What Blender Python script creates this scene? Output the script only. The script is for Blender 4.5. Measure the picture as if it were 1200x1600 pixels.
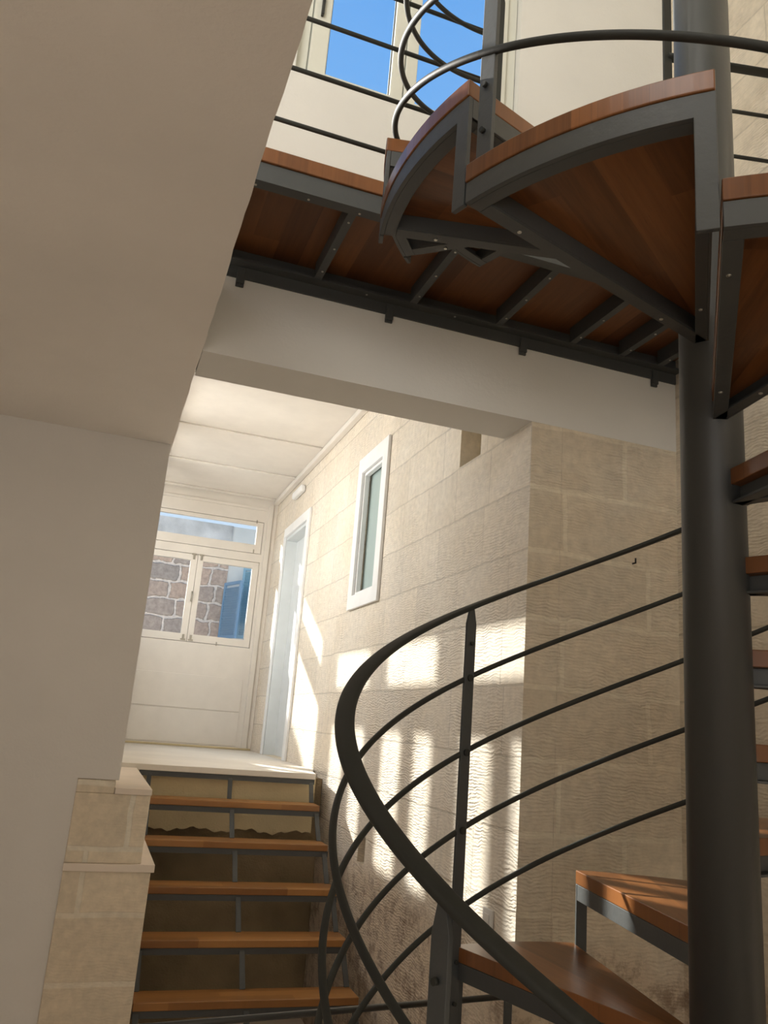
import bpy, math, random
from mathutils import Vector, Matrix
random.seed(7)
for o in list(bpy.data.objects): bpy.data.objects.remove(o)
S = bpy.context.scene
C = bpy.context.collection
PI = math.pi

# ------------------------------------------------------------------ camera
F_PX, YAW, PITCH, ROLL = 1268.2, 0.31851, 0.25782, 0.080504
fw = Vector((math.sin(YAW)*math.cos(PITCH), math.cos(YAW)*math.cos(PITCH), math.sin(PITCH)))
r0 = Vector((math.cos(YAW), -math.sin(YAW), 0)); u0 = r0.cross(fw)
rt = math.cos(ROLL)*r0 + math.sin(ROLL)*u0
up = -math.sin(ROLL)*r0 + math.cos(ROLL)*u0
cd = bpy.data.cameras.new('camera'); cam = bpy.data.objects.new('camera', cd); C.objects.link(cam)
cam.matrix_world = Matrix(((rt.x, up.x, -fw.x, 0), (rt.y, up.y, -fw.y, 0), (rt.z, up.z, -fw.z, 0), (0, 0, 0, 1)))
cd.sensor_fit = 'VERTICAL'; cd.sensor_height = 24; cd.lens = F_PX/1600*24; cd.clip_start = .02
S.camera = cam

# ------------------------------------------------------------------ sky
W = bpy.data.worlds.new('sky'); S.world = W; W.use_nodes = True
wn = W.node_tree.nodes; wl = W.node_tree.links; wn.clear()
tc = wn.new('ShaderNodeTexCoord'); sp = wn.new('ShaderNodeSeparateXYZ'); rp_ = wn.new('ShaderNodeValToRGB')
bg = wn.new('ShaderNodeBackground'); wo = wn.new('ShaderNodeOutputWorld')
wl.new(tc.outputs['Generated'], sp.inputs[0]); wl.new(sp.outputs['Z'], rp_.inputs[0])
wl.new(rp_.outputs[0], bg.inputs[0]); wl.new(bg.outputs[0], wo.inputs[0])
e = rp_.color_ramp.elements
e[0].position = 0.0; e[0].color = (.62, .64, .66, 1)
e[1].position = .85; e[1].color = (.08, .26, .62, 1)
m = rp_.color_ramp.elements.new(.25); m.color = (.42, .54, .70, 1)
m = rp_.color_ramp.elements.new(.55); m.color = (.16, .35, .66, 1)
bg.inputs[1].default_value = 1.0

# ------------------------------------------------------------------ sun, daylight and added fill lamps
SUN = Vector((1, -1.9, -1.05))
sd = bpy.data.lights.new('sun', 'SUN'); sd.energy = 8.0; sd.angle = math.radians(.9); sd.color = (1, .95, .87)
so = bpy.data.objects.new('sun', sd); C.objects.link(so); so.rotation_euler = SUN.to_track_quat('-Z', 'Y').to_euler()
so.location = (-4, 10, 8)

def area(name, loc, direction, sx, sy, power, col):
    d = bpy.data.lights.new(name, 'AREA'); d.shape = 'RECTANGLE'; d.size = sx; d.size_y = sy; d.energy = power; d.color = col
    o = bpy.data.objects.new(name, d); C.objects.link(o); o.location = loc
    o.rotation_euler = Vector(direction).to_track_quat('-Z', 'Z').to_euler(); return o
area('fill_upper_storey', (-1.6, -.6, 3.4), (1, .35, -.25), 3.0, 1.8, 66, (1, .985, .955))  # added fill lamp inside the closed upper storey, brightens the upper walls
area('fill_behind', (-1.2, -2.9, -.2), (.1, .8, .42), 3.4, 1.6, 27, (1, .965, .92))  # added fill lamp behind the camera, tilted up to brighten the low ceiling
area('daylight_corridor', (-.9, 5.6, 1.5), (1, -.12, -.2), 4.6, 1.8, 205, (1, .965, .925))
S.view_settings.view_transform = 'Standard'; S.view_settings.look = 'None'
S.view_settings.exposure = 0.55; S.view_settings.gamma = 1.0; S.view_settings.use_curve_mapping = False

# ------------------------------------------------------------------ materials
def newmat(name, rough=.6, col=(.5, .5, .5), metal=0.0, spec=.5):
    m = bpy.data.materials.new(name); m.use_nodes = True
    b = m.node_tree.nodes['Principled BSDF']
    b.inputs['Base Color'].default_value = (*col, 1); b.inputs['Roughness'].default_value = rough
    b.inputs['Metallic'].default_value = metal; b.inputs['Specular IOR Level'].default_value = spec
    return m, m.node_tree.nodes, m.node_tree.links, b
def mth(n, l, op, a, b=None, c=None):
    k = n.new('ShaderNodeMath'); k.operation = op
    for i, v in enumerate((a, b, c)):
        if v is None: continue
        if isinstance(v, (int, float)): k.inputs[i].default_value = v
        else: l.new(v, k.inputs[i])
    return k.outputs[0]
def mixc(n, l, f, a, b, mode='MIX'):
    k = n.new('ShaderNodeMix'); k.data_type = 'RGBA'; k.blend_type = mode
    for i, v in ((0, f), (6, a), (7, b)):
        if isinstance(v, (int, float)): k.inputs[i].default_value = v
        elif isinstance(v, tuple): k.inputs[i].default_value = (*v, 1)
        else: l.new(v, k.inputs[i])
    return k.outputs[2]
def noise(n, l, vec, scale, detail=3, rough=.55):
    k = n.new('ShaderNodeTexNoise'); k.inputs['Scale'].default_value = scale; k.inputs['Detail'].default_value = detail
    k.inputs['Roughness'].default_value = rough
    if vec is not None: l.new(vec, k.inputs['Vector'])
    return k.outputs['Fac']
def rng(n, l, v, a, b, c=0., d=1.):
    k = n.new('ShaderNodeMapRange')
    for i, x in ((1, a), (2, b), (3, c), (4, d)): k.inputs[i].default_value = x
    l.new(v, k.inputs[0]); return k.outputs[0]
def bump(n, l, b, h, dist, strength=1.):
    k = n.new('ShaderNodeBump'); k.inputs['Distance'].default_value = dist; k.inputs['Strength'].default_value = strength
    l.new(h, k.inputs['Height']); l.new(k.outputs[0], b.inputs['Normal'])
def objvec(n, l, scale=(1, 1, 1)):
    t = n.new('ShaderNodeTexCoord'); mp = n.new('ShaderNodeMapping'); l.new(t.outputs['Object'], mp.inputs[0])
    mp.inputs['Scale'].default_value = scale; return mp.outputs[0]

def plaster(name, col, var=.06, b_=.0012):
    m, n, l, b = newmat(name, .85, col, spec=.25)
    v = objvec(n, l)
    f = noise(n, l, v, 1.6, 4)
    dark = tuple(c*(1-var*1.6) for c in col); lite = tuple(min(1, c*(1+var)) for c in col)
    l.new(mixc(n, l, rng(n, l, f, .3, .7), dark, lite), b.inputs['Base Color'])
    bump(n, l, b, mth(n, l, 'ADD', noise(n, l, v, 14, 4), mth(n, l, 'MULTIPLY', noise(n, l, v, 90, 2), .3)), b_*3, .6)
    return m

def stone(name, base, mortar, warm, low=True, side_w=.50, rib=1.0):
    """comb-dressed limestone ashlar; the joints follow whichever way the face looks"""
    m, n, l, b = newmat(name, .92, base, spec=.06)
    t = n.new('ShaderNodeTexCoord'); s = n.new('ShaderNodeSeparateXYZ'); l.new(t.outputs['Object'], s.inputs[0])
    g = n.new('ShaderNodeNewGeometry'); gs = n.new('ShaderNodeSeparateXYZ'); l.new(g.outputs['True Normal'], gs.inputs[0])
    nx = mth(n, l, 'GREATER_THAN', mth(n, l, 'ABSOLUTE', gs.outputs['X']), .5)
    ux = mth(n, l, 'SUBTRACT', s.outputs['X'], 1.66); uy = mth(n, l, 'MULTIPLY', mth(n, l, 'SUBTRACT', s.outputs['Y'], 3.64), .79/side_w)
    u = mth(n, l, 'ADD', mth(n, l, 'MULTIPLY', ux, mth(n, l, 'SUBTRACT', 1, nx)), mth(n, l, 'MULTIPLY', uy, nx))
    z = s.outputs['Z']
    wob = n.new('ShaderNodeCombineXYZ'); l.new(u, wob.inputs[0]); l.new(z, wob.inputs[1])
    wn1 = n.new('ShaderNodeTexNoise'); wn1.inputs['Scale'].default_value = 5; l.new(t.outputs['Object'], wn1.inputs['Vector'])
    zz = mth(n, l, 'ADD', mth(n, l, 'ADD', z, .592), mth(n, l, 'MULTIPLY', mth(n, l, 'SUBTRACT', wn1.outputs['Fac'], .5), .02))
    uu = mth(n, l, 'ADD', u, mth(n, l, 'MULTIPLY', mth(n, l, 'SUBTRACT', wn1.outputs['Fac'], .5), .03))
    cb = n.new('ShaderNodeCombineXYZ'); l.new(uu, cb.inputs[0]); l.new(zz, cb.inputs[1])
    br = n.new('ShaderNodeTexBrick'); l.new(cb.outputs[0], br.inputs['Vector']); br.offset = .5; br.squash = .72; br.squash_frequency = 3
    br.inputs['Scale'].default_value = 1; br.inputs['Brick Width'].default_value = .79; br.inputs['Row Height'].default_value = .26
    l.new(rng(n, l, nx, 0, 1, .013, .006), br.inputs['Mortar Size']); br.inputs['Mortar Smooth'].default_value = .4; br.inputs['Bias'].default_value = 0
    br.inputs['Color1'].default_value = (*[c*1.05 for c in base], 1); br.inputs['Color2'].default_value = (*[c*.92 for c in base], 1)
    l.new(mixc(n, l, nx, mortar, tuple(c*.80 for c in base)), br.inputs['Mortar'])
    obj3 = t.outputs['Object']
    st = rng(n, l, noise(n, l, obj3, 2.1, 5, .6), .35, .75)
    c1 = mixc(n, l, mth(n, l, 'MULTIPLY', st, mth(n, l, 'SUBTRACT', .6, mth(n, l, 'MULTIPLY', nx, .25))), mixc(n, l, 1., br.outputs['Color'], mixc(n, l, nx, (.94, .94, .90), (1.10, 1.12, 1.15)), 'MULTIPLY'), warm)  # X-facing sides lightened in the colour, standing in for more corridor light
    fine = rng(n, l, noise(n, l, obj3, 28, 4, .6), .3, .75, .86, 1.06)
    fc = n.new('ShaderNodeCombineXYZ'); [l.new(fine, fc.inputs[i]) for i in range(3)]
    c1 = mixc(n, l, 1.0, c1, fc.outputs[0], 'MULTIPLY')
    # combed ribs: short horizontal strokes, with patches left smooth
    mp = n.new('ShaderNodeCombineXYZ'); l.new(mth(n, l, 'MULTIPLY', u, 10), mp.inputs[0]); l.new(mth(n, l, 'MULTIPLY', z, 78), mp.inputs[1])
    warp = mth(n, l, 'MULTIPLY', noise(n, l, obj3, 7, 2), 1.5)
    mp2 = n.new('ShaderNodeVectorMath'); mp2.operation = 'ADD'; l.new(mp.outputs[0], mp2.inputs[0])
    wv = n.new('ShaderNodeCombineXYZ'); l.new(warp, wv.inputs[1]); l.new(wv.outputs[0], mp2.inputs[1])
    wz = mth(n, l, 'ADD', mth(n, l, 'MULTIPLY', z, 470), mth(n, l, 'MULTIPLY', noise(n, l, obj3, 8, 4), 34))
    ribs = mth(n, l, 'ADD', mth(n, l, 'MULTIPLY', noise(n, l, mp2.outputs[0], 1.0, 2, .5), .72), mth(n, l, 'MULTIPLY', mth(n, l, 'ADD', mth(n, l, 'SINE', wz), 1), .09))
    amp = rng(n, l, noise(n, l, obj3, 3.3, 2), .35, .62, .15, 1.)
    h = mth(n, l, 'MULTIPLY', mth(n, l, 'MULTIPLY', rng(n, l, ribs, .3, .7), amp), rib)
    h = mth(n, l, 'ADD', h, mth(n, l, 'MULTIPLY', br.outputs['Fac'], -.35))
    if low:
        lo = mth(n, l, 'ADD', z, mth(n, l, 'MULTIPLY', noise(n, l, obj3, 4, 5), .35))
        lf = rng(n, l, lo, -.50, -.62)
        blot = rng(n, l, noise(n, l, obj3, 11, 6, .72), .47, .62)
        lowc = mixc(n, l, blot, (.66, .54, .41), (.26, .17, .11))
        c1 = mixc(n, l, mth(n, l, 'MULTIPLY', lf, .75), c1, lowc)
        h = mth(n, l, 'ADD', h, mth(n, l, 'MULTIPLY', mth(n, l, 'MULTIPLY', noise(n, l, obj3, 34, 5, .7), lf), 2.0))
    l.new(c1, b.inputs['Base Color'])
    bump(n, l, b, h, .0052, .85)
    return m

def wood(name, axis, plank, dark, light, rough=.38, seed=0.):
    """hardwood boards: grain along `axis`, glued strips `plank` wide across it"""
    m, n, l, b = newmat(name, rough, light, spec=.45)
    t = n.new('ShaderNodeTexCoord'); s = n.new('ShaderNodeSeparateXYZ'); l.new(t.outputs['Object'], s.inputs[0])
    a = s.outputs[axis]; c = s.outputs['Y' if axis == 'X' else 'X']
    strip = mth(n, l, 'FLOOR', mth(n, l, 'DIVIDE', mth(n, l, 'ADD', c, seed), plank))
    wn2 = n.new('ShaderNodeTexWhiteNoise'); wn2.noise_dimensions = '2D'
    cv = n.new('ShaderNodeCombineXYZ'); l.new(strip, cv.inputs[0])
    l.new(mth(n, l, 'FLOOR', mth(n, l, 'ADD', mth(n, l, 'DIVIDE', a, .9), mth(n, l, 'MULTIPLY', strip, .37))), cv.inputs[1])
    l.new(cv.outputs[0], wn2.inputs['Vector'])
    gv = n.new('ShaderNodeCombineXYZ'); l.new(mth(n, l, 'MULTIPLY', a, 3.5), gv.inputs[0]); l.new(mth(n, l, 'MULTIPLY', c, 60), gv.inputs[1])
    l.new(mth(n, l, 'MULTIPLY', wn2.outputs['Value'], 30), gv.inputs[2])
    gr = noise(n, l, gv.outputs[0], 1.0, 4, .6)
    gv2 = n.new('ShaderNodeCombineXYZ'); l.new(mth(n, l, 'MULTIPLY', a, 14), gv2.inputs[0]); l.new(mth(n, l, 'MULTIPLY', c, 300), gv2.inputs[1])
    pore = noise(n, l, gv2.outputs[0], 1.0, 2)
    f = mth(n, l, 'ADD', mth(n, l, 'MULTIPLY', wn2.outputs['Value'], .7), mth(n, l, 'MULTIPLY', rng(n, l, gr, .3, .7), .3))
    col = mixc(n, l, f, dark, light)
    col = mixc(n, l, rng(n, l, pore, .62, .75, 0, .35), col, tuple(x*.45 for x in dark))
    l.new(col, b.inputs['Base Color'])
    bump(n, l, b, gr, .0006, .5)
    return m

def paint(name, col, rough=.45, b_=.0004, scale=60, var=.03, spec=.5):
    m, n, l, b = newmat(name, rough, col, spec=spec)
    v = objvec(n, l); f = noise(n, l, v, scale, 4)
    l.new(mixc(n, l, rng(n, l, noise(n, l, v, 7, 4), .3, .7), tuple(c*(1-var) for c in col), tuple(min(1, c*(1+var)) for c in col)), b.inputs['Base Color'])
    bump(n, l, b, f, b_, .7); return m

M = {}
M['ceil'] = plaster('warm_white_plaster', (.87, .82, .76), .03)
M['wallp'] = plaster('white_plaster_wall', (.715, .675, .625), .03)
M['beam'] = plaster('plaster_beam', (.76, .745, .70), .03)
M['cream'] = plaster('cream_plaster', (.66, .66, .58), .02)
M['stone'] = stone('combed_limestone', (.76, .68, .575), (.86, .79, .67), (.80, .645, .45))
M['stone_r'] = stone('limestone_wall', (.70, .61, .48), (.72, .64, .52), (.74, .62, .44))
M['stone_p'] = stone('parapet_limestone', (.80, .69, .55), (.84, .77, .66), (.78, .64, .47), False, .8, .22)
M['slab'] = plaster('travertine_slab', (.78, .67, .56), .10, .0004)
M['cappale'] = plaster('pale_limestone_cap', (.72, .67, .60), .06, .0004)
M['yplaster'] = plaster('yellow_render', (.66, .54, .33), .12, .004)
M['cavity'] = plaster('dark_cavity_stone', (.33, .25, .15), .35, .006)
M['joinery'] = paint('cream_painted_joinery', (.76, .71, .65), .5, .0002)
M['white'] = paint('white_painted_frame', (.86, .86, .86), .45, .0002)
M['doorleaf'] = paint('pale_painted_door', (.72, .75, .76), .5, .0002)
M['upv'] = paint('pale_window_frame', (.70, .70, .62), .5, .0002)
M['steel'] = paint('charcoal_painted_steel', (.062, .066, .066), .5, .0012, 45)
M['polesteel'] = paint('charcoal_pole_paint', (.042, .043, .041), .42, .0004, 80)
M['railsteel'] = paint('dark_rail_paint', (.034, .035, .031), .58, .0004, 80, spec=.22)
M['screw'] = newmat('zinc_screw', .3, (.55, .53, .48), 1.0)[0]
M['hinge'] = newmat('dull_nickel', .45, (.42, .39, .33), .7)[0]
M['black'] = newmat('black_plastic', .4, (.02, .02, .02))[0]
M['plate'] = newmat('white_plastic', .4, (.78, .76, .73))[0]
M['wood_r'] = wood('tread_hardwood', 'X', .085, (.045, .017, .007), (.31, .120, .038), .28)
M['wood_s'] = wood('stair_hardwood', 'X', .06, (.20, .082, .022), (.40, .19, .058), .34)
M['wood_d'] = wood('deck_hardwood', 'Y', .095, (.085, .031, .011), (.23, .090, .029), .45)
M['rubble'] = None
M['shutter'] = paint('blue_painted_louvre', (.19, .33, .47), .5, .0003)
M['shutter2'] = paint('pale_blue_painted_louvre', (.24, .42, .52), .5, .0003)
M['lime'] = plaster('pale_limewash', (.66, .66, .62), .08, .003)
M['coping'] = plaster('weathered_coping_stone', (.50, .49, .47), .40, .006)
M['ground'] = plaster('courtyard_paving', (.5, .46, .4), .1)
m, n, l, b = newmat('frosted_glass_pane', .35, (.38, .47, .46)); M['frost'] = m
# clear glass
m, n, l, b = newmat('clear_glass', .02)
tr = n.new('ShaderNodeBsdfTransparent'); gl = n.new('ShaderNodeBsdfGlossy'); gl.inputs['Roughness'].default_value = .02
fr = n.new('ShaderNodeFresnel'); fr.inputs[0].default_value = 1.45; mx = n.new('ShaderNodeMixShader')
tr.inputs[0].default_value = (.97, .985, .98, 1)
gm = n.new('ShaderNodeNewGeometry'); l.new(mth(n, l, 'MULTIPLY', fr.outputs[0], mth(n, l, 'SUBTRACT', 1, gm.outputs['Backfacing'])), mx.inputs[0]); l.new(tr.outputs[0], mx.inputs[1]); l.new(gl.outputs[0], mx.inputs[2])
l.new(mx.outputs[0], n['Material Output'].inputs[0]); M['glass'] = m
# rubble masonry of the neighbouring house
m, n, l, b = newmat('neighbour_masonry', .9, (.5, .4, .3), spec=.2)
t = n.new('ShaderNodeTexCoord'); s = n.new('ShaderNodeSeparateXYZ'); l.new(t.outputs['Object'], s.inputs[0])
q = noise(n, l, t.outputs['Object'], 5, 4); qq = mth(n, l, 'MULTIPLY', mth(n, l, 'SUBTRACT', q, .5), .13)
cb = n.new('ShaderNodeCombineXYZ'); l.new(mth(n, l, 'ADD', s.outputs['X'], qq), cb.inputs[0]); l.new(mth(n, l, 'ADD', mth(n, l, 'ADD', s.outputs['Z'], .0), qq), cb.inputs[1])
br = n.new('ShaderNodeTexBrick'); l.new(cb.outputs[0], br.inputs['Vector']); br.squash = .7; br.squash_frequency = 2
br.inputs['Scale'].default_value = 1; br.inputs['Brick Width'].default_value = .42; br.inputs['Row Height'].default_value = .235
br.inputs['Mortar Size'].default_value = .022; br.inputs['Mortar Smooth'].default_value = .4; br.inputs['Bias'].default_value = .1
br.inputs['Color1'].default_value = (.64, .47, .36, 1); br.inputs['Color2'].default_value = (.42, .37, .33, 1); br.inputs['Mortar'].default_value = (.78, .70, .62, 1)
fine = mixc(n, l, rng(n, l, noise(n, l, t.outputs['Object'], 16, 5, .7), .35, .7), (.72, .68, .66), (1.15, 1.1, 1.05))
l.new(mixc(n, l, 1., br.outputs['Color'], fine, 'MULTIPLY'), b.inputs['Base Color'])
bump(n, l, b, br.outputs['Fac'], -.03, .8); M['rubble'] = m

# ------------------------------------------------------------------ mesh helpers (world coordinates)
class MB:
    def __init__(s): s.v = []; s.f = []; s.sm = []
    def add(s, vs, fs, smooth=False):
        k = len(s.v); s.v += [tuple(p) for p in vs]; s.f += [tuple(i+k for i in f) for f in fs]; s.sm += [smooth]*len(fs); return s
    def box(s, x0, x1, y0, y1, z0, z1):
        vs = [(x, y, z) for z in (z0, z1) for y in (y0, y1) for x in (x0, x1)]
        return s.add(vs, [(0, 2, 3, 1), (4, 5, 7, 6), (0, 1, 5, 4), (2, 6, 7, 3), (0, 4, 6, 2), (1, 3, 7, 5)])
    def bar(s, p, q, w, h, upv=(0, 0, 1)):
        """rectangular bar from p to q, w across and h along upv"""
        p = Vector(p); q = Vector(q); d = (q-p).normalized(); u = Vector(upv); side = d.cross(u).normalized(); u = side.cross(d).normalized()
        vs = [c+side*a*w/2+u*bb*h/2 for c in (p, q) for a, bb in ((-1, -1), (1, -1), (1, 1), (-1, 1))]
        return s.add(vs, [(0, 3, 2, 1), (4, 5, 6, 7), (0, 1, 5, 4), (1, 2, 6, 5), (2, 3, 7, 6), (3, 0, 4, 7)])
    def prism(s, pts, z0, z1):
        k = len(pts); vs = [(x, y, z0) for x, y in pts]+[(x, y, z1) for x, y in pts]
        return s.add(vs, [tuple(range(k))[::-1], tuple(range(k, 2*k))]+[(i, (i+1) % k, (i+1) % k+k, i+k) for i in range(k)])
    def cyl(s, p, q, r, seg=16, r2=None, smooth=True):
        p = Vector(p); q = Vector(q); d = (q-p).normalized(); a = d.orthogonal().normalized(); b2 = d.cross(a)
        r2 = r if r2 is None else r2
        vs = [c+(a*math.cos(2*PI*i/seg)+b2*math.sin(2*PI*i/seg))*rr for c, rr in ((p, r), (q, r2)) for i in range(seg)]
        s.add(vs, [(i, (i+1) % seg, (i+1) % seg+seg, i+seg) for i in range(seg)], smooth)
        k = len(s.v)-2*seg; s.f += [tuple(k+i for i in range(seg))[::-1], tuple(k+seg+i for i in range(seg))]; s.sm += [False, False]; return s
    def sweep(s, path, prof, radial=None, smooth=True):
        """sweep a closed profile [(a,b)] along path; a runs sideways, b up"""
        n_ = len(path); k = len(prof); vs = []
        for i, p in enumerate(path):
            d = (Vector(path[min(i+1, n_-1)])-Vector(path[max(i-1, 0)])).normalized()
            side = Vector(radial(i)) if radial else d.cross(Vector((0, 0, 1))).normalized()
            side = (side-d*side.dot(d)).normalized(); u = side.cross(d)
            if u.z < 0: u = -u
            vs += [Vector(p)+side*a+u*bb for a, bb in prof]
        fs = [(i*k+j, i*k+(j+1) % k, (i+1)*k+(j+1) % k, (i+1)*k+j) for i in range(n_-1) for j in range(k)]
        s.add(vs, fs, smooth); b0 = len(s.v)-len(vs)
        s.f += [tuple(b0+j for j in range(k))[::-1], tuple(b0+(n_-1)*k+j for j in range(k))]; s.sm += [False, False]; return s
    def build(s, name, mat, parent=None, bevel=0., segs=2, off=None, fix=True):
        me = bpy.data.meshes.new(name); me.from_pydata(s.v, [], s.f); me.update()
        for p_, sm in zip(me.polygons, s.sm): p_.use_smooth = sm
        me.materials.append(M[mat] if isinstance(mat, str) else mat)
        if fix:
            import bmesh
            bm = bmesh.new(); bm.from_mesh(me); bmesh.ops.recalc_face_normals(bm, faces=bm.faces); bm.to_mesh(me); bm.free()
        o = bpy.data.objects.new(name, me); C.objects.link(o)
        if bevel:
            bv = o.modifiers.new('bevel', 'BEVEL'); bv.width = bevel; bv.segments = segs; bv.limit_method = 'ANGLE'; bv.angle_limit = math.radians(40)
            bv.harden_normals = True
        if parent is not None:
            o.parent = parent
            if parent.type == 'EMPTY': o.location = -parent.location
        return o
def struct(o): o['kind'] = 'structure'; return o
def tag(o, label, cat, group=None):
    o['label'] = label; o['category'] = cat
    if group: o['group'] = group
    return o
def thing(name, loc, label, cat, group=None):
    o = bpy.data.objects.new(name, None); o.empty_display_size = .1; C.objects.link(o); o.location = loc
    return tag(o, label, cat, group)

def slab(axis, c0, c1, u0, u1, v0, v1, holes=()):
    """thick sheet with rectangular holes: axis 0 -> (u,v)=(y,z), 1 -> (x,z), 2 -> (x,y)"""
    us = sorted({u0, u1}|{h[0] for h in holes}|{h[1] for h in holes}); vs_ = sorted({v0, v1}|{h[2] for h in holes}|{h[3] for h in holes})
    solid = lambda i, j: 0 <= i < len(us)-1 and 0 <= j < len(vs_)-1 and not any(h[0] <= (us[i]+us[i+1])/2 <= h[1] and h[2] <= (vs_[j]+vs_[j+1])/2 <= h[3] for h in holes)
    P = (lambda c, u, v: (c, u, v)) if axis == 0 else (lambda c, u, v: (u, c, v)) if axis == 1 else (lambda c, u, v: (u, v, c))
    idx = {}; V = []; Fs = []
    def vi(c, u, v):
        k = (c, u, v)
        if k not in idx: idx[k] = len(V); V.append(P(c, u, v))
        return idx[k]
    for i in range(len(us)-1):
        for j in range(len(vs_)-1):
            if not solid(i, j): continue
            a, b_, c, d = us[i], us[i+1], vs_[j], vs_[j+1]
            for cc in (c0, c1): Fs.append((vi(cc, a, c), vi(cc, b_, c), vi(cc, b_, d), vi(cc, a, d)))
            for (di, dj), (p, q) in {(-1, 0): ((a, c), (a, d)), (1, 0): ((b_, c), (b_, d)), (0, -1): ((a, c), (b_, c)), (0, 1): ((a, d), (b_, d))}.items():
                if not solid(i+di, j+dj): Fs.append((vi(c0, *p), vi(c0, *q), vi(c1, *q), vi(c1, *p)))
    mb = MB(); mb.add(V, Fs); return mb

FLOOR = -1.75
XS = 1.5; YB = 2.735; XR = 2.2; ZC = 1.237; LAND = -.32; XL = .11
# ------------------------------------------------------------------ room shell
struct(slab(2, FLOOR-.1, FLOOR, -3.2, 2.4, -3.4, 8.3).build('floor', 'slab'))
mb = MB(); mb.prism([(.165, 5.19), (1.402, 5.19), (1.44, 5.42), (1.499, 5.62), (1.499, 8.02), (.165, 8.02)], LAND-.035, LAND)
struct(mb.build('floor_landing', 'cappale', bevel=.003))
# the low ceiling left of the stairwell, with its slightly ragged plaster arris
def ragged(y0, y1, x, amp):
    k = max(2, int((y1-y0)/.03)); ph = [random.uniform(0, 6) for _ in range(4)]
    return [(x+amp*(.5*math.sin(i*.13+ph[0])+.35*math.sin(i*.41+ph[1])+.25*math.sin(i*1.1+ph[2]))+random.uniform(-.2, .2)*amp, y0+(y1-y0)*i/k) for i in range(k+1)]
mb = MB(); mb.prism([(-3.2, -3.3)]+ragged(-3.3, 4.02, .176, .0028)+[(-3.2, 4.02)], ZC, 1.5)
struct(mb.build('ceiling', 'ceil'))
struct(MB().box(-3.2, -.003, 3.88, 4.02, FLOOR, ZC-.0005).build('wall_left', 'wallp'))
struct(MB().box(-.003, .168, 3.88, 4.02, -.314, ZC-.0005).build('wall_left_upper', 'wallp'))
# upper wall over the corridor mouth: its underside is the beam
struct(slab(1, YB, 2.975, .178, 2.35, ZC, 4.6, [(.375, 1.375, 2.53, 3.75)]).build('wall_front', 'beam'))
struct(slab(0, .05, .178, 2.975, 4.02, 1.5, 2.3).build('wall_corridor_left_return', 'ceil'))
# combed limestone: corridor side wall and its face towards the spiral stair
struct(slab(0, XS, 1.64, YB, 8.3, FLOOR, 1.2365, [(4.60, 5.02, .80, 1.2365), (6.56, 7.42, LAND, 1.2365), (4.41, 4.53, -.72, -.58)]).build('wall_corridor_right', 'stone'))
struct(slab(0, XS, 1.64, 2.9755, 8.3, 1.2365, 2.3, [(4.60, 5.02, 1.2365, 1.64), (6.56, 7.42, 1.2365, 1.65), (3.21, 3.44, 1.2365, 1.5)]).build('wall_corridor_upper', 'stone'))
struct(slab(0, 1.645, 1.9, 2.98, 8.3, FLOOR, 2.3).build('wall_corridor_core', 'stone_p'))
struct(slab(1, YB, 2.97, 1.641, XR, FLOOR, 1.2365).build('wall_stone_front', 'stone'))
struct(slab(0, XR, 2.4, -3.3, YB, FLOOR, 4.6).build('wall_right', 'stone_r'))
# corridor left wall of glazed doors: the sun comes through it
WY = [4.19, 5.19, 6.19, 7.19]
holes = [(y, y+.745, 1.66, 1.905) for y in WY]+[(y, y+.275, .74, 1.455) for y in WY]+[(y+.40, y+.745, .74, 1.455) for y in WY]
struct(slab(0, XL-.02, XL+.02, 4.021, 8.02, LAND+.001, 2.151, holes).build('wall_corridor_left', 'joinery'))
for i, y in enumerate(WY):
    w = MB(); w.box(XL-.003, XL+.003, y+.001, y+.744, 1.661, 1.904)
    for a, b_ in ((y, y+.275), (y+.40, y+.745)): w.box(XL-.003, XL+.003, a+.001, b_-.001, .741, 1.454)
    struct(w.build('window_%d' % (i+4), 'glass'))
struct(slab(2, 2.152, 2.3, .05, 1.64, 2.976, 8.3).build('ceiling_corridor', 'joinery'))
# end wall of painted joinery
EY = 8.025
end = slab(1, EY, EY+.055, .05, XS-.001, LAND-.1, 2.152, [(.190, 1.376, 1.575, 1.907), (.168, 1.376, .636, 1.493)])
struct(end.build('wall_end', 'joinery'))
# upper storey enclosure and the room behind the camera
struct(slab(2, 4.6, 4.75, -3.2, 2.4, -3.3, 2.975).build('ceiling_upper', 'cream'))
struct(slab(0, -3.3, -3.2, -3.3, 4.02, FLOOR, 4.6).build('wall_far_left', 'wallp'))
struct(slab(1, -3.45, -3.31, -3.2, 2.4, FLOOR, 4.6).build('wall_back', 'wallp'))

# trims
t = MB(); t.box(XS-.05, XS-.001, 2.98, EY-.001, 2.105, 2.151); struct(t.build('trim_1', 'joinery', bevel=.008))
for i, (y, w_) in enumerate(((6.12, .07), (7.06, .06), (7.93, .07))):
    t = MB(); t.box(.18, XS-.052, y, y+w_, 2.137, 2.151); struct(t.build('trim_%d' % (i+2), 'joinery', bevel=.004))
t = MB(); t.box(1.404, 1.455, EY-.018, EY-.001, LAND+.002, 2.10); struct(t.build('trim_5', 'joinery', bevel=.004))
t = MB(); t.box(.2, 1.351, EY-.007, EY-.001, .025, .336); struct(t.build('trim_6', 'joinery', bevel=.003))
t = MB(); t.box(.2, 1.351, EY-.005, EY-.001, LAND+.03, .012); struct(t.build('trim_7', 'joinery', bevel=.003))
t = MB(); t.box(.17, XS-.01, EY-.05, EY-.001, LAND+.0005, LAND+.018); struct(t.build('trim_8', 'yplaster', bevel=.004))
t = MB(); t.box(.19, XS-.06, EY-.012, EY-.001, 2.03, 2.06); struct(t.build('trim_9', 'joinery', bevel=.004))

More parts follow.
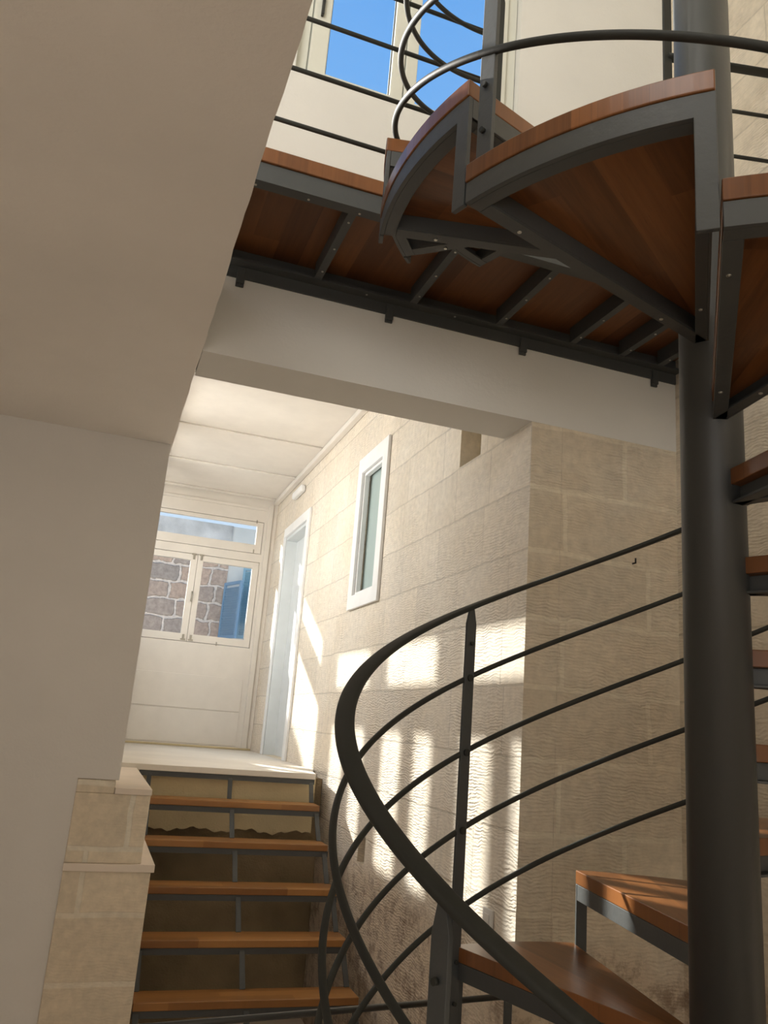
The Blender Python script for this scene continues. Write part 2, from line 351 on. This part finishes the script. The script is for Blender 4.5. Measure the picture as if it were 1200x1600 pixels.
# ------------------------------------------------------------------ end wall window: transom light and a pair of casements
def sash(name, parent, x0, x1, z0, z1, gx0, gx1, gz0, gz1, y=EY, mat='joinery'):
    o = slab(1, y-.004, y+.045, x0, x1, z0, z1, [(gx0, gx1, gz0, gz1)]).build(name, mat, parent, bevel=.0025)
    g = MB(); g.box(gx0-.004, gx1+.004, y+.018, y+.024, gz0-.004, gz1+.004); g.build('glass_pane', 'glass', o)
    return o
w3 = thing('window_1', (.77, EY, .64), 'painted casement window with transom light at the corridor end', 'window'); w3['kind'] = 'structure'
s1 = sash('transom_sash', w3, .195, 1.371, 1.580, 1.902, .262, 1.310, 1.668, 1.866)
s2 = sash('casement_sash', w3, .173, .7635, .641, 1.488, .235, .702, .712, 1.428)
s3 = sash('casement_sash', w3, .7665, 1.371, .641, 1.488, .823, 1.310, .712, 1.428)
for zc in (1.485, .655):
    for sx in (-1, 1):
        k = MB(); xx = .765+sx*.036
        k.box(xx-.024, xx+.024, EY-.011, EY-.005, zc-.006, zc+.010); k.box(xx-.010, xx+.010, EY-.014, EY-.005, zc-.05 if zc > 1 else zc, zc if zc > 1 else zc+.05)
        k.build('bolt', 'hinge', w3, bevel=.002)
k = MB(); k.cyl((.752, EY-.03, 1.02), (.752, EY-.03, 1.12), .006); k.cyl((.752, EY-.03, 1.03), (.752, EY-.005, 1.03), .005); k.cyl((.752, EY-.03, 1.11), (.752, EY-.005, 1.11), .005)
k.build('handle', 'hinge', w3)
for x, z in ((1.30, 1.905), (1.30, 1.60), (.30, .645), (1.05, .645)):
    k = MB(); k.box(x-.006, x+.006, EY-.012, EY-.005, z-.018, z+.018); k.build('hinge', 'hinge', w3, bevel=.002)

# ------------------------------------------------------------------ small frosted window in the stone wall
w2 = thing('window_2', (XS, 4.8, .70), 'small white framed frosted window in the stone wall', 'window'); w2['kind'] = 'structure'
slab(0, XS-.022, XS-.001, 4.504, 5.109, .712, 1.750, [(4.602, 5.018, .802, 1.638)]).build('frame', 'white', w2, bevel=.004)
slab(0, XS-.001, XS+.03, 4.602, 5.018, .802, 1.638, [(4.622, 4.998, .822, 1.618)]).build('inner_frame', 'white', w2, bevel=.002)
k = MB(); k.box(XS+.045, XS+.055, 4.602, 5.018, .802, 1.638); k.build('frosted_pane', 'frost', w2)
k = MB(); k.box(XS+.012, XS+.0445, 4.645, 4.675, .93, 1.09); k.build('latch', 'white', w2, bevel=.004)
# ------------------------------------------------------------------ door in the stone wall
d1 = thing('door_1', (XS, 7.0, LAND), 'white framed doorway in the stone corridor wall', 'door'); d1['kind'] = 'structure'
k = MB(); k.box(XS-.022, XS-.001, 6.468, 6.562, LAND+.001, 1.735); k.box(XS-.022, XS-.001, 7.418, 7.45, LAND+.001, 1.735); k.box(XS-.022, XS-.001, 6.562, 7.418, 1.648, 1.735)
k.build('frame', 'white', d1, bevel=.004)
k = MB(); k.box(XS+.10, XS+.13, 6.562, 7.418, LAND+.001, 1.648); k.build('leaf', 'doorleaf', d1)
k = MB(); k.box(XS+.0, XS+.0995, 7.402, 7.419, LAND+.001, 1.648); k.box(XS, XS+.0995, 6.561, 6.575, LAND+.001, 1.648); k.box(XS, XS+.0995, 6.575, 7.402, 1.62, 1.649); k.build('reveal', 'doorleaf', d1)
# ------------------------------------------------------------------ upper window onto the sky
w1 = thing('window_3', (.87, 2.75, 2.53), 'double window onto blue sky above the walkway', 'window'); w1['kind'] = 'structure'
UY = 2.775
slab(1, UY, UY+.055, .377, 1.373, 2.532, 3.748, [(.425, 1.325, 2.552, 3.70)]).build('frame', 'upv', w1, bevel=.004)
for a, b_, ga, gb in ((.428, .842, .503, .785), (.846, 1.322, .900, 1.235)):
    o = slab(1, UY-.018, UY+.03, a, b_, 2.556, 3.697, [(ga, gb, 2.572, 3.63)]).build('sash', 'upv', w1, bevel=.006)
    g = MB(); g.box(ga-.004, gb+.004, UY+.008, UY+.014, 2.568, 3.634); g.build('glass_pane', 'glass', o)
    g = slab(1, UY+.001, UY+.007, ga, gb, 2.572, 3.63, [(ga+.004, gb-.004, 2.576, 3.626)]); g.build('gasket', 'black', o)
k = MB(); k.box(.455, .467, UY-.04, UY-.019, 2.84, 2.97); k.build('handle', 'black', w1, bevel=.003)

# ------------------------------------------------------------------ small fixtures
tag(MB().box(XS-.05, XS-.001, 6.80, 7.15, 1.955, 2.02).build('wall_light', 'white', bevel=.015), 'small white box fitting high on the stone wall beside the doorway', 'wall light')
sw = MB(); sw.box(XS-.010, XS-.0005, 2.895, 2.972, -.70, -.615); sw = tag(sw.build('light_switch', 'plate', bevel=.003), 'white wall switch plate low on the sunlit stone wall', 'switch')
k = MB(); k.box(XS-.014, XS-.0095, 2.915, 2.952, -.685, -.632); k.build('rocker', 'plate', sw, bevel=.002)
k = MB(); k.cyl((1.978, YB-.02, .716), (1.978, YB-.0005, .716), .0035, 8); k.cyl((1.978, YB-.02, .714), (1.978, YB-.02, .735), .0035, 8)
tag(k.build('wall_hook', 'black'), 'tiny dark hook in the shaded stone wall above the railing', 'hook')

# ------------------------------------------------------------------ stepped stone parapet left of the straight flight
pp = thing('stone_parapet', (.17, 4.2, FLOOR), 'stepped limestone parapet with two slab caps left of the straight stairs', 'parapet')
mb = MB(); mb.box(-.0025, .355, 3.868, 4.60, FLOOR, -.681); mb.build('lower_block', 'stone_p', pp, bevel=.004)
mb = MB(); mb.box(-.0025, .31, 3.872, 5.185, -.650, -.370); mb.box(-.0025, .156, 3.872, 4.4, -.370, -.316); mb.build('upper_block', 'stone_p', pp, bevel=.004)
mb = MB(); mb.box(-.004, .368, 3.858, 4.60, -.681, -.650); mb.build('lower_cap', 'slab', pp, bevel=.002)
mb = MB(); mb.box(.157, .313, 3.862, 5.185, -.370, -.345); mb.build('upper_cap', 'slab', pp, bevel=.002)
# behind the open risers
mb = MB(); k = 60
xs = [.30+1.125*i/k for i in range(k+1)]; zb = [-.682+.010*math.sin(i*.37)+.006*math.sin(i*1.3)+random.uniform(-.003, .003) for i in range(k+1)]
V = [(x, y, z) for y in (5.27, 5.36) for x, z in list(zip(xs, zb))+[(x, LAND-.036) for x in xs]]
K = 2*(k+1); Fs = []
for i in range(k):
    Fs += [(i, i+1, k+2+i, k+1+i), (K+i, K+k+1+i, K+k+2+i, K+i+1), (i, K+i, K+i+1, i+1), (k+1+i, k+2+i, K+k+2+i, K+k+1+i)]
mb.add(V, Fs); struct(mb.build('wall_riser', 'yplaster'))
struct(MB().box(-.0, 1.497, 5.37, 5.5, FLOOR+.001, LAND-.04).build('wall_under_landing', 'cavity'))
struct(MB().box(-.12, -.006, 4.03, 8.3, FLOOR+.001, -.317).build('wall_sun_block', 'cavity'))  # unseen wall, extended to stop sun leaking onto the straight treads

# ------------------------------------------------------------------ straight flight
sf = thing('straight_staircase', (.87, 4.3, FLOOR), 'straight open-riser flight of wooden treads on charcoal steel up to the pale landing', 'stairs')
def ty(i): return 5.25-.2465*i
def tz(i): return -.305-.185*i
SX0, SX1 = .345, 1.395
for i in range(1, 8):
    mb = MB(); mb.box(SX0 if i < 2 else .372 if i < 9 else SX0, SX1, ty(i), ty(i)+.165, tz(i)-.034, tz(i)); tr_ = mb.build('tread', 'wood_s', sf, bevel=.004)
    mb = MB(); mb.box(.372, SX1-.004, ty(i)+.008, ty(i)+.014, tz(i)-.064, tz(i)-.0345); mb.box(.372, SX1-.004, ty(i)+.014, ty(i)+.04, tz(i)-.0405, tz(i)-.0345)
    mb.build('steel_angle', 'steel', tr_)
mb = MB(); mb.box(.33, SX1+.004, 5.198, 5.204, LAND-.066, LAND-.036); mb.build('steel_angle', 'steel', sf)
for i in range(0, 7):
    for x in (.39, .87, SX1-.016):
        z0 = LAND-.036 if i == 0 else tz(i)-.035; y0 = 5.21 if i == 0 else ty(i)+.02
        mb = MB(); mb.bar((x, y0, z0), (x, ty(i+1)+.15, tz(i+1)), .026, .008, (0, 1, 0)); mb.build('upright', 'steel', sf)
for x in (.385, SX1+.002):
    for i in range(1, 8):
        mb = MB(); mb.box(x-.003, x+.003, ty(i)+.01, ty(i)+.165, tz(i)-.066, tz(i)-.036); mb.build('stringer_plate', 'steel', sf)

# ------------------------------------------------------------------ low guard rail rod at the corner
gr = thing('guard_rail', (1.455, 2.70, FLOOR), 'low grey steel guard rail crossing in front of the straight stairs', 'railing')
k = MB(); k.cyl((-.45, 2.433, -.835), (1.455, 2.70, -.835), .0095, 14); k.build('top_rail', 'polesteel', gr)
for x, y in ((1.462, 2.70), (-.45, 2.433)):
    k = MB(); k.box(x-.014, x+.014, y-.005, y+.005, FLOOR+.001, -.845); q_ = k.build('post', 'steel', gr, bevel=.002)
    k = MB(); k.cyl((x, y-.011, -.93), (x, y-.005, -.93), .006, 8); k.build('bolt', 'screw', q_)

# ------------------------------------------------------------------ walkway
ZU = 1.592; WT = 1.710; WYN = 2.2
wk = thing('walkway', (1.2, 2.47, ZU), 'hardwood and charcoal steel walkway bolted high across the plaster beam', 'walkway')
mb = MB(); mb.box(-.6, XR-.004, WYN-.008, YB-.004, WT-.052, WT); mb.build('deck', 'wood_d', wk, bevel=.004)
def screw(p, d, parent, r=.0042):
    k = MB(); p = Vector(p); d = Vector(d); k.cyl(p, p+d*.002, r, 10); k.cyl(p+d*.002, p+d*.003, r*.45, 6); return k.build('screw', 'screw', parent)
mb = MB(); mb.box(-.6, XR-.004, WYN, WYN+.007, ZU, WT-.053); mb.box(-.6, XR-.004, WYN+.007, WYN+.042, ZU, ZU+.007)
fa = mb.build('edge_angle', 'steel', wk)
for x in (.23, .40, .57): screw((x, WYN+.027, ZU), (0, 0, -1), fa)
mb = MB(); mb.box(-.6, XR-.004, YB-.010, YB-.002, ZU-.045, WT-.053); mb.box(-.6, XR-.004, YB-.055, YB-.010, ZU, ZU+.008)
wa = mb.build('wall_angle', 'steel', wk)
for x in (.75, 1.12): screw((x, YB-.035, ZU), (0, 0, -1), wa)
for x in (.19, .55, .935, 1.305, 1.645, 1.885, 2.08):
    mb = MB(); mb.box(x-.014, x+.014, WYN+.042, YB-.055, ZU+.001, ZU+.007); mb.box(x-.014, x-.008, WYN+.042, YB-.055, ZU+.007, WT-.053)
    j = mb.build('joist', 'steel', wk)
    for y in (2.29, 2.46, 2.62): screw((x+.002, y, ZU+.001), (0, 0, -1), j)
for x in (.273, .855, 1.44, 2.083):
    mb = MB(); mb.box(x-.015, x+.015, YB-.012, YB-.003, ZU-.080, ZU-.046); mb.box(x-.015, x+.015, YB-.02, YB-.0105, ZU-.07, ZU-.01)
    j = mb.build('bracket', 'steel', wk, bevel=.002)
    screw((x, YB-.0125, ZU-.066), (0, -1, 0), j)

# ------------------------------------------------------------------ spiral staircase
CX, CY, RP = 1.2601, 1.4421, .0693
KX, KY = CX+.0131, CY-.0116
RH, RB, KK, Z0, SPC = .8079, .8128, .36556, -.0951, .2089
D = math.radians
def pol(th, r, z, cx=CX, cy=CY): return (cx-r*math.cos(D(th)), cy+r*math.sin(D(th)), z)
TH = {-6: -110, -5: -80, -4: -50, -3: -19, -2: 12, -1: 43, 0: 73.5, 1: 101.3, 2: 131, 3: 160.8, 4: 190.6, 5: 220.3, 6: 250, 7: 279.9, 8: 309.7, 9: 341, 10: 372.5, 11: 401, 12: 431}
def zt(i): return -.3635+.1948*(i-1)
ss = thing('spiral_staircase', (CX, CY, FLOOR), 'charcoal steel spiral staircase with hardwood wedge treads around a central pole', 'spiral stairs')
mb = MB(); mb.cyl((CX, CY, FLOOR+.001), (CX, CY, 4.595), RP, 64); pole = mb.build('pole', 'polesteel', ss)
RO, BT, SH = .815, .037, .043
for i in range(-5, 12):
    a, b_ = TH[i], TH[i+1]; z = zt(i); mid = (a+b_)/2
    # board: built in its own frame so that the strips run along the tread
    rotz = D(180-mid); ca, sa = math.cos(rotz), math.sin(rotz)
    def loc(th, r): x = -r*math.cos(D(th)); y = r*math.sin(D(th)); return (x*ca+y*sa, -x*sa+y*ca)
    N = 14
    outer = [loc(a+.15+(b_-a-.3)*k/N, RO) for k in range(N+1)]; inner = [loc(b_-.8-(b_-a-1.6)*k/4, RP-.004) for k in range(5)]
    mb = MB(); mb.prism(outer+inner, -BT, 0)
    bd = mb.build('tread', 'wood_r', None, bevel=.0025); bd.parent = ss; bd.rotation_euler = (0, 0, rotz)
    bd.location = Vector((CX, CY, z))-ss.location
    def L(p): x = p[0]-CX; y = p[1]-CY; return (x*ca+y*sa, -x*sa+y*ca, p[2]-z)
    fm = MB(); zb_, z1 = z-BT-SH, z-BT-.0005
    arc = [a+.2+(b_-a-.4)*k/N for k in range(N+1)]
    def ring(r0_, r1_, za, zb2):
        vs = []
        for th in arc: vs += [pol(th, r0_, za), pol(th, r1_, za), pol(th, r1_, zb2), pol(th, r0_, zb2)]
        fs = [(4*k+j, 4*k+(j+1) % 4, 4*k+4+(j+1) % 4, 4*k+4+j) for k in range(N) for j in range(4)]+[(3, 2, 1, 0), tuple(4*N+j for j in range(4))]
        fm.add([L(p) for p in vs], fs)
    ring(.802, .812, zb_, z1); ring(.775, .802, zb_, zb_+.006)
    def radial(th, off0, off1, za, zb2):
        u = Vector((-math.cos(D(th)), math.sin(D(th)), 0)); s_ = Vector((math.sin(D(th)), math.cos(D(th)), 0))   # s_: towards larger angle
        c = Vector((CX, CY, 0)); p0 = c+u*(RP*.8); p1 = c+u*(.7745 if zb2-za < .02 else .8015)
        vs = [p+s_*o+Vector((0, 0, zz)) for zz in (za, zb2) for p, o in ((p0, off0), (p1, off0), (p1, off1), (p0, off1))]
        fm.add([L(p) for p in vs], [(0, 3, 2, 1), (4, 5, 6, 7), (0, 1, 5, 4), (1, 2, 6, 5), (2, 3, 7, 6), (3, 0, 4, 7)])
    radial(a, .002, .008, zb_, z1); radial(a, .008, .032, zb_, zb_+.006)
    radial(b_, -.032, -.002, zb_, zb_+.006); radial(b_, -.032, -.026, zb_+.006, z1)
    fr_ = fm.build('frame', 'steel', bd, bevel=.001, segs=1)
    for th, o_ in ((a, .021), (b_, -.014)):
        for r in (.22, .68):
            c = Vector(pol(th, r, zb_)); s_ = Vector((math.sin(D(th)), math.cos(D(th)), 0))
            sc = screw((0, 0, 0), (0, 0, -1), bd); sc.location = L(c+s_*o_)
    # zigzag strip up from the tread below
    if i > -5:
        st = MB(); w_ = math.degrees(.034/.807)
        vs = [L(pol(a+t_, r, zz)) for zz in (zt(i-1)-BT-SH, z1) for t_, r in ((.1, .802), (w_, .802), (w_, .812), (.1, .812))]
        st.add(vs, [(0, 3, 2, 1), (4, 5, 6, 7), (0, 1, 5, 4), (1, 2, 6, 5), (2, 3, 7, 6), (3, 0, 4, 7)])
        st.build('riser_strip', 'steel', bd, bevel=.0015)
# posts at every third tread
def railz(th, n_=0): return Z0+KK*D(th)-SPC*n_
for i in (-3, 0, 3, 6, 9):
    th = TH[i]-1.35; zb_ = zt(i-1); ztop = railz(th)-.006
    s_ = Vector((math.sin(D(th)), math.cos(D(th)), 0)); u = Vector((-math.cos(D(th)), math.sin(D(th)), 0)); c = Vector((KX, KY, 0))+u*.8085
    mb = MB(); prof = [(-.018, zb_), (.018, zb_), (.018, ztop-.045), (.008, ztop), (-.008, ztop), (-.018, ztop-.045)]
    vs = [c+s_*x+u*r+Vector((0, 0, zz)) for r in (-.0045, .0045) for x, zz in prof]
    mb.add(vs, [tuple(range(6)), tuple(range(6, 12))]+[(k, (k+1) % 6, (k+1) % 6+6, k+6) for k in range(6)])
    po = mb.build('post', 'steel', ss, bevel=.0012)
    for zz in [zb_+.06, zb_+.16]+[railz(th, n_)+.1 for n_ in (1,)]:
        for sg in (-1, 1):
            k = MB(); p = c+u*sg*.006+Vector((0, 0, zz)); k.cyl(p, p+u*sg*.007, .0055, 8); k.build('bolt', 'railsteel', po)
    for n_ in range(1, 5):
        k = MB(); p = c-u*.006+Vector((0, 0, railz(th, n_))); k.cyl(p, p-u*.006, .010, 10); k.build('clamp', 'railsteel', po)
T0_, T1_ = -105., 431.
def helix(r, n_, steps=420): return [pol(T0_+(T1_-T0_)*k/steps, r, railz(T0_+(T1_-T0_)*k/steps, n_), KX, KY) for k in range(steps+1)]
hp = helix(RH, 0)
a_, b2 = .0205, .0075
prof = [(a_*math.copysign(abs(math.cos(t_))**.55, math.cos(t_)), b2*math.copysign(abs(math.sin(t_))**.7, math.sin(t_))) for t_ in [2*PI*k/20 for k in range(20)]]
mb = MB(); mb.sweep(hp, prof, lambda i: (hp[i][0]-KX, hp[i][1]-KY, 0)); mb.build('handrail', 'railsteel', ss)
for n_ in range(1, 5):
    pts = helix(RB, n_); pr = [(.0077*math.cos(2*PI*k/12), .0077*math.sin(2*PI*k/12)) for k in range(12)]
    mb = MB(); mb.sweep(pts, pr, lambda i: (pts[i][0]-KX, pts[i][1]-KY, 0)); mb.build('rail_bar', 'railsteel', ss)

# ------------------------------------------------------------------ walkway railings (left and right of the gap where the spiral lands)
ex, ey, _ = pol(431, RH, 0, KX, KY)
for x0, x1, lab in ((-.55, ex, 'long horizontal bar railing on the walkway left of the spiral stairs'), (1.755, XR-.005, 'short bar railing between the central pole and the stone wall')):
    yb = WYN if x1 < 1.5 else 2.10
    rl = thing('walkway_railing', ((x0+x1)/2, WYN, WT), lab, 'railing', 'walkway railings')
    y = ey if x1 < 1.5 else WYN
    k = MB(); k.sweep([(x0, y, 2.655), (x1, y if x1 < 1.5 else yb, 2.655)], prof, lambda i: (0, 1, 0)); k.build('handrail', 'railsteel', rl)
    for z in (2.446, 2.237, 2.028, 1.822):
        k = MB(); k.cyl((x0, y, z), (x1, y if x1 < 1.5 else yb, z), .0075, 12); k.build('rail_bar', 'railsteel', rl)
    for px in ((-.5, x1+.004) if x1 < 1.5 else (x0,)):
        zt_ = 2.648 if x1 < 1.5 else 3.30
        k = MB(); pf = [(-.018, WT+.001), (.018, WT+.001), (.018, zt_-.048), (.008, zt_), (-.008, zt_), (-.018, zt_-.048)]
        k.add([(px+x, y+yy, zz) for yy in (-.006, .006) for x, zz in pf], [tuple(range(6)), tuple(range(6, 12))]+[(q_, (q_+1) % 6, (q_+1) % 6+6, q_+6) for q_ in range(6)])
        k.build('post', 'railsteel', rl, bevel=.0012)

# ------------------------------------------------------------------ outside the corridor end
nh = thing('neighbour_house', (0, 11.2, FLOOR-.5), 'rubble stone house wall seen through the corridor end window', 'house')
MB().box(-3, 1.47, 11.0, 11.6, FLOOR-.5, 2.20).build('wall', 'rubble', nh)
MB().box(-3, 1.47, 10.99, 11.6, 2.20, 2.50).build('coping', 'coping', nh)
MB().box(1.47, 3.2, 11.02, 11.6, FLOOR-.5, 2.50).build('wall', 'lime', nh)
def shutter(p, q, z0, z1, mat, lab):
    p = Vector((*p, 0)); q = Vector((*q, 0)); d = (q-p).normalized(); w = (q-p).length
    k = MB()
    for a, b_ in ((0, .035), (w-.035, w)): k.bar(p+d*(a+b_)/2+Vector((0, 0, z0)), p+d*(a+b_)/2+Vector((0, 0, z1)), b_-a, .03, d.cross(Vector((0, 0, 1))))
    for z in (z0+.02, z1-.02): k.bar(p+d*.035+Vector((0, 0, z)), p+d*(w-.035)+Vector((0, 0, z)), .03, .04)
    s = k.build('shutter', mat, nh); s['label'] = lab
    k = MB(); nsl = int((z1-z0-.08)/.032); nn = d.cross(Vector((0, 0, 1)))
    for i in range(nsl):
        z = z0+.05+i*.032; k.bar(p+d*.035+Vector((0, 0, z)), p+d*(w-.035)+Vector((0, 0, z)), .006, .034, Vector((nn.x*.6, nn.y*.6, .8)))
    k.build('louvres', mat, s)
shutter((1.455, 10.97), (1.61, 10.55), .95, 1.70, 'shutter', 'deep blue louvred shutter standing ajar against the rubble wall')
shutter((1.67, 10.9), (1.86, 10.75), .98, 1.93, 'shutter2', 'pale blue louvred shutter at the right edge of the end window')
struct(MB().box(-8, 8, 8.4, 20, FLOOR-.6, FLOOR-.5).build('floor_courtyard', 'ground'))
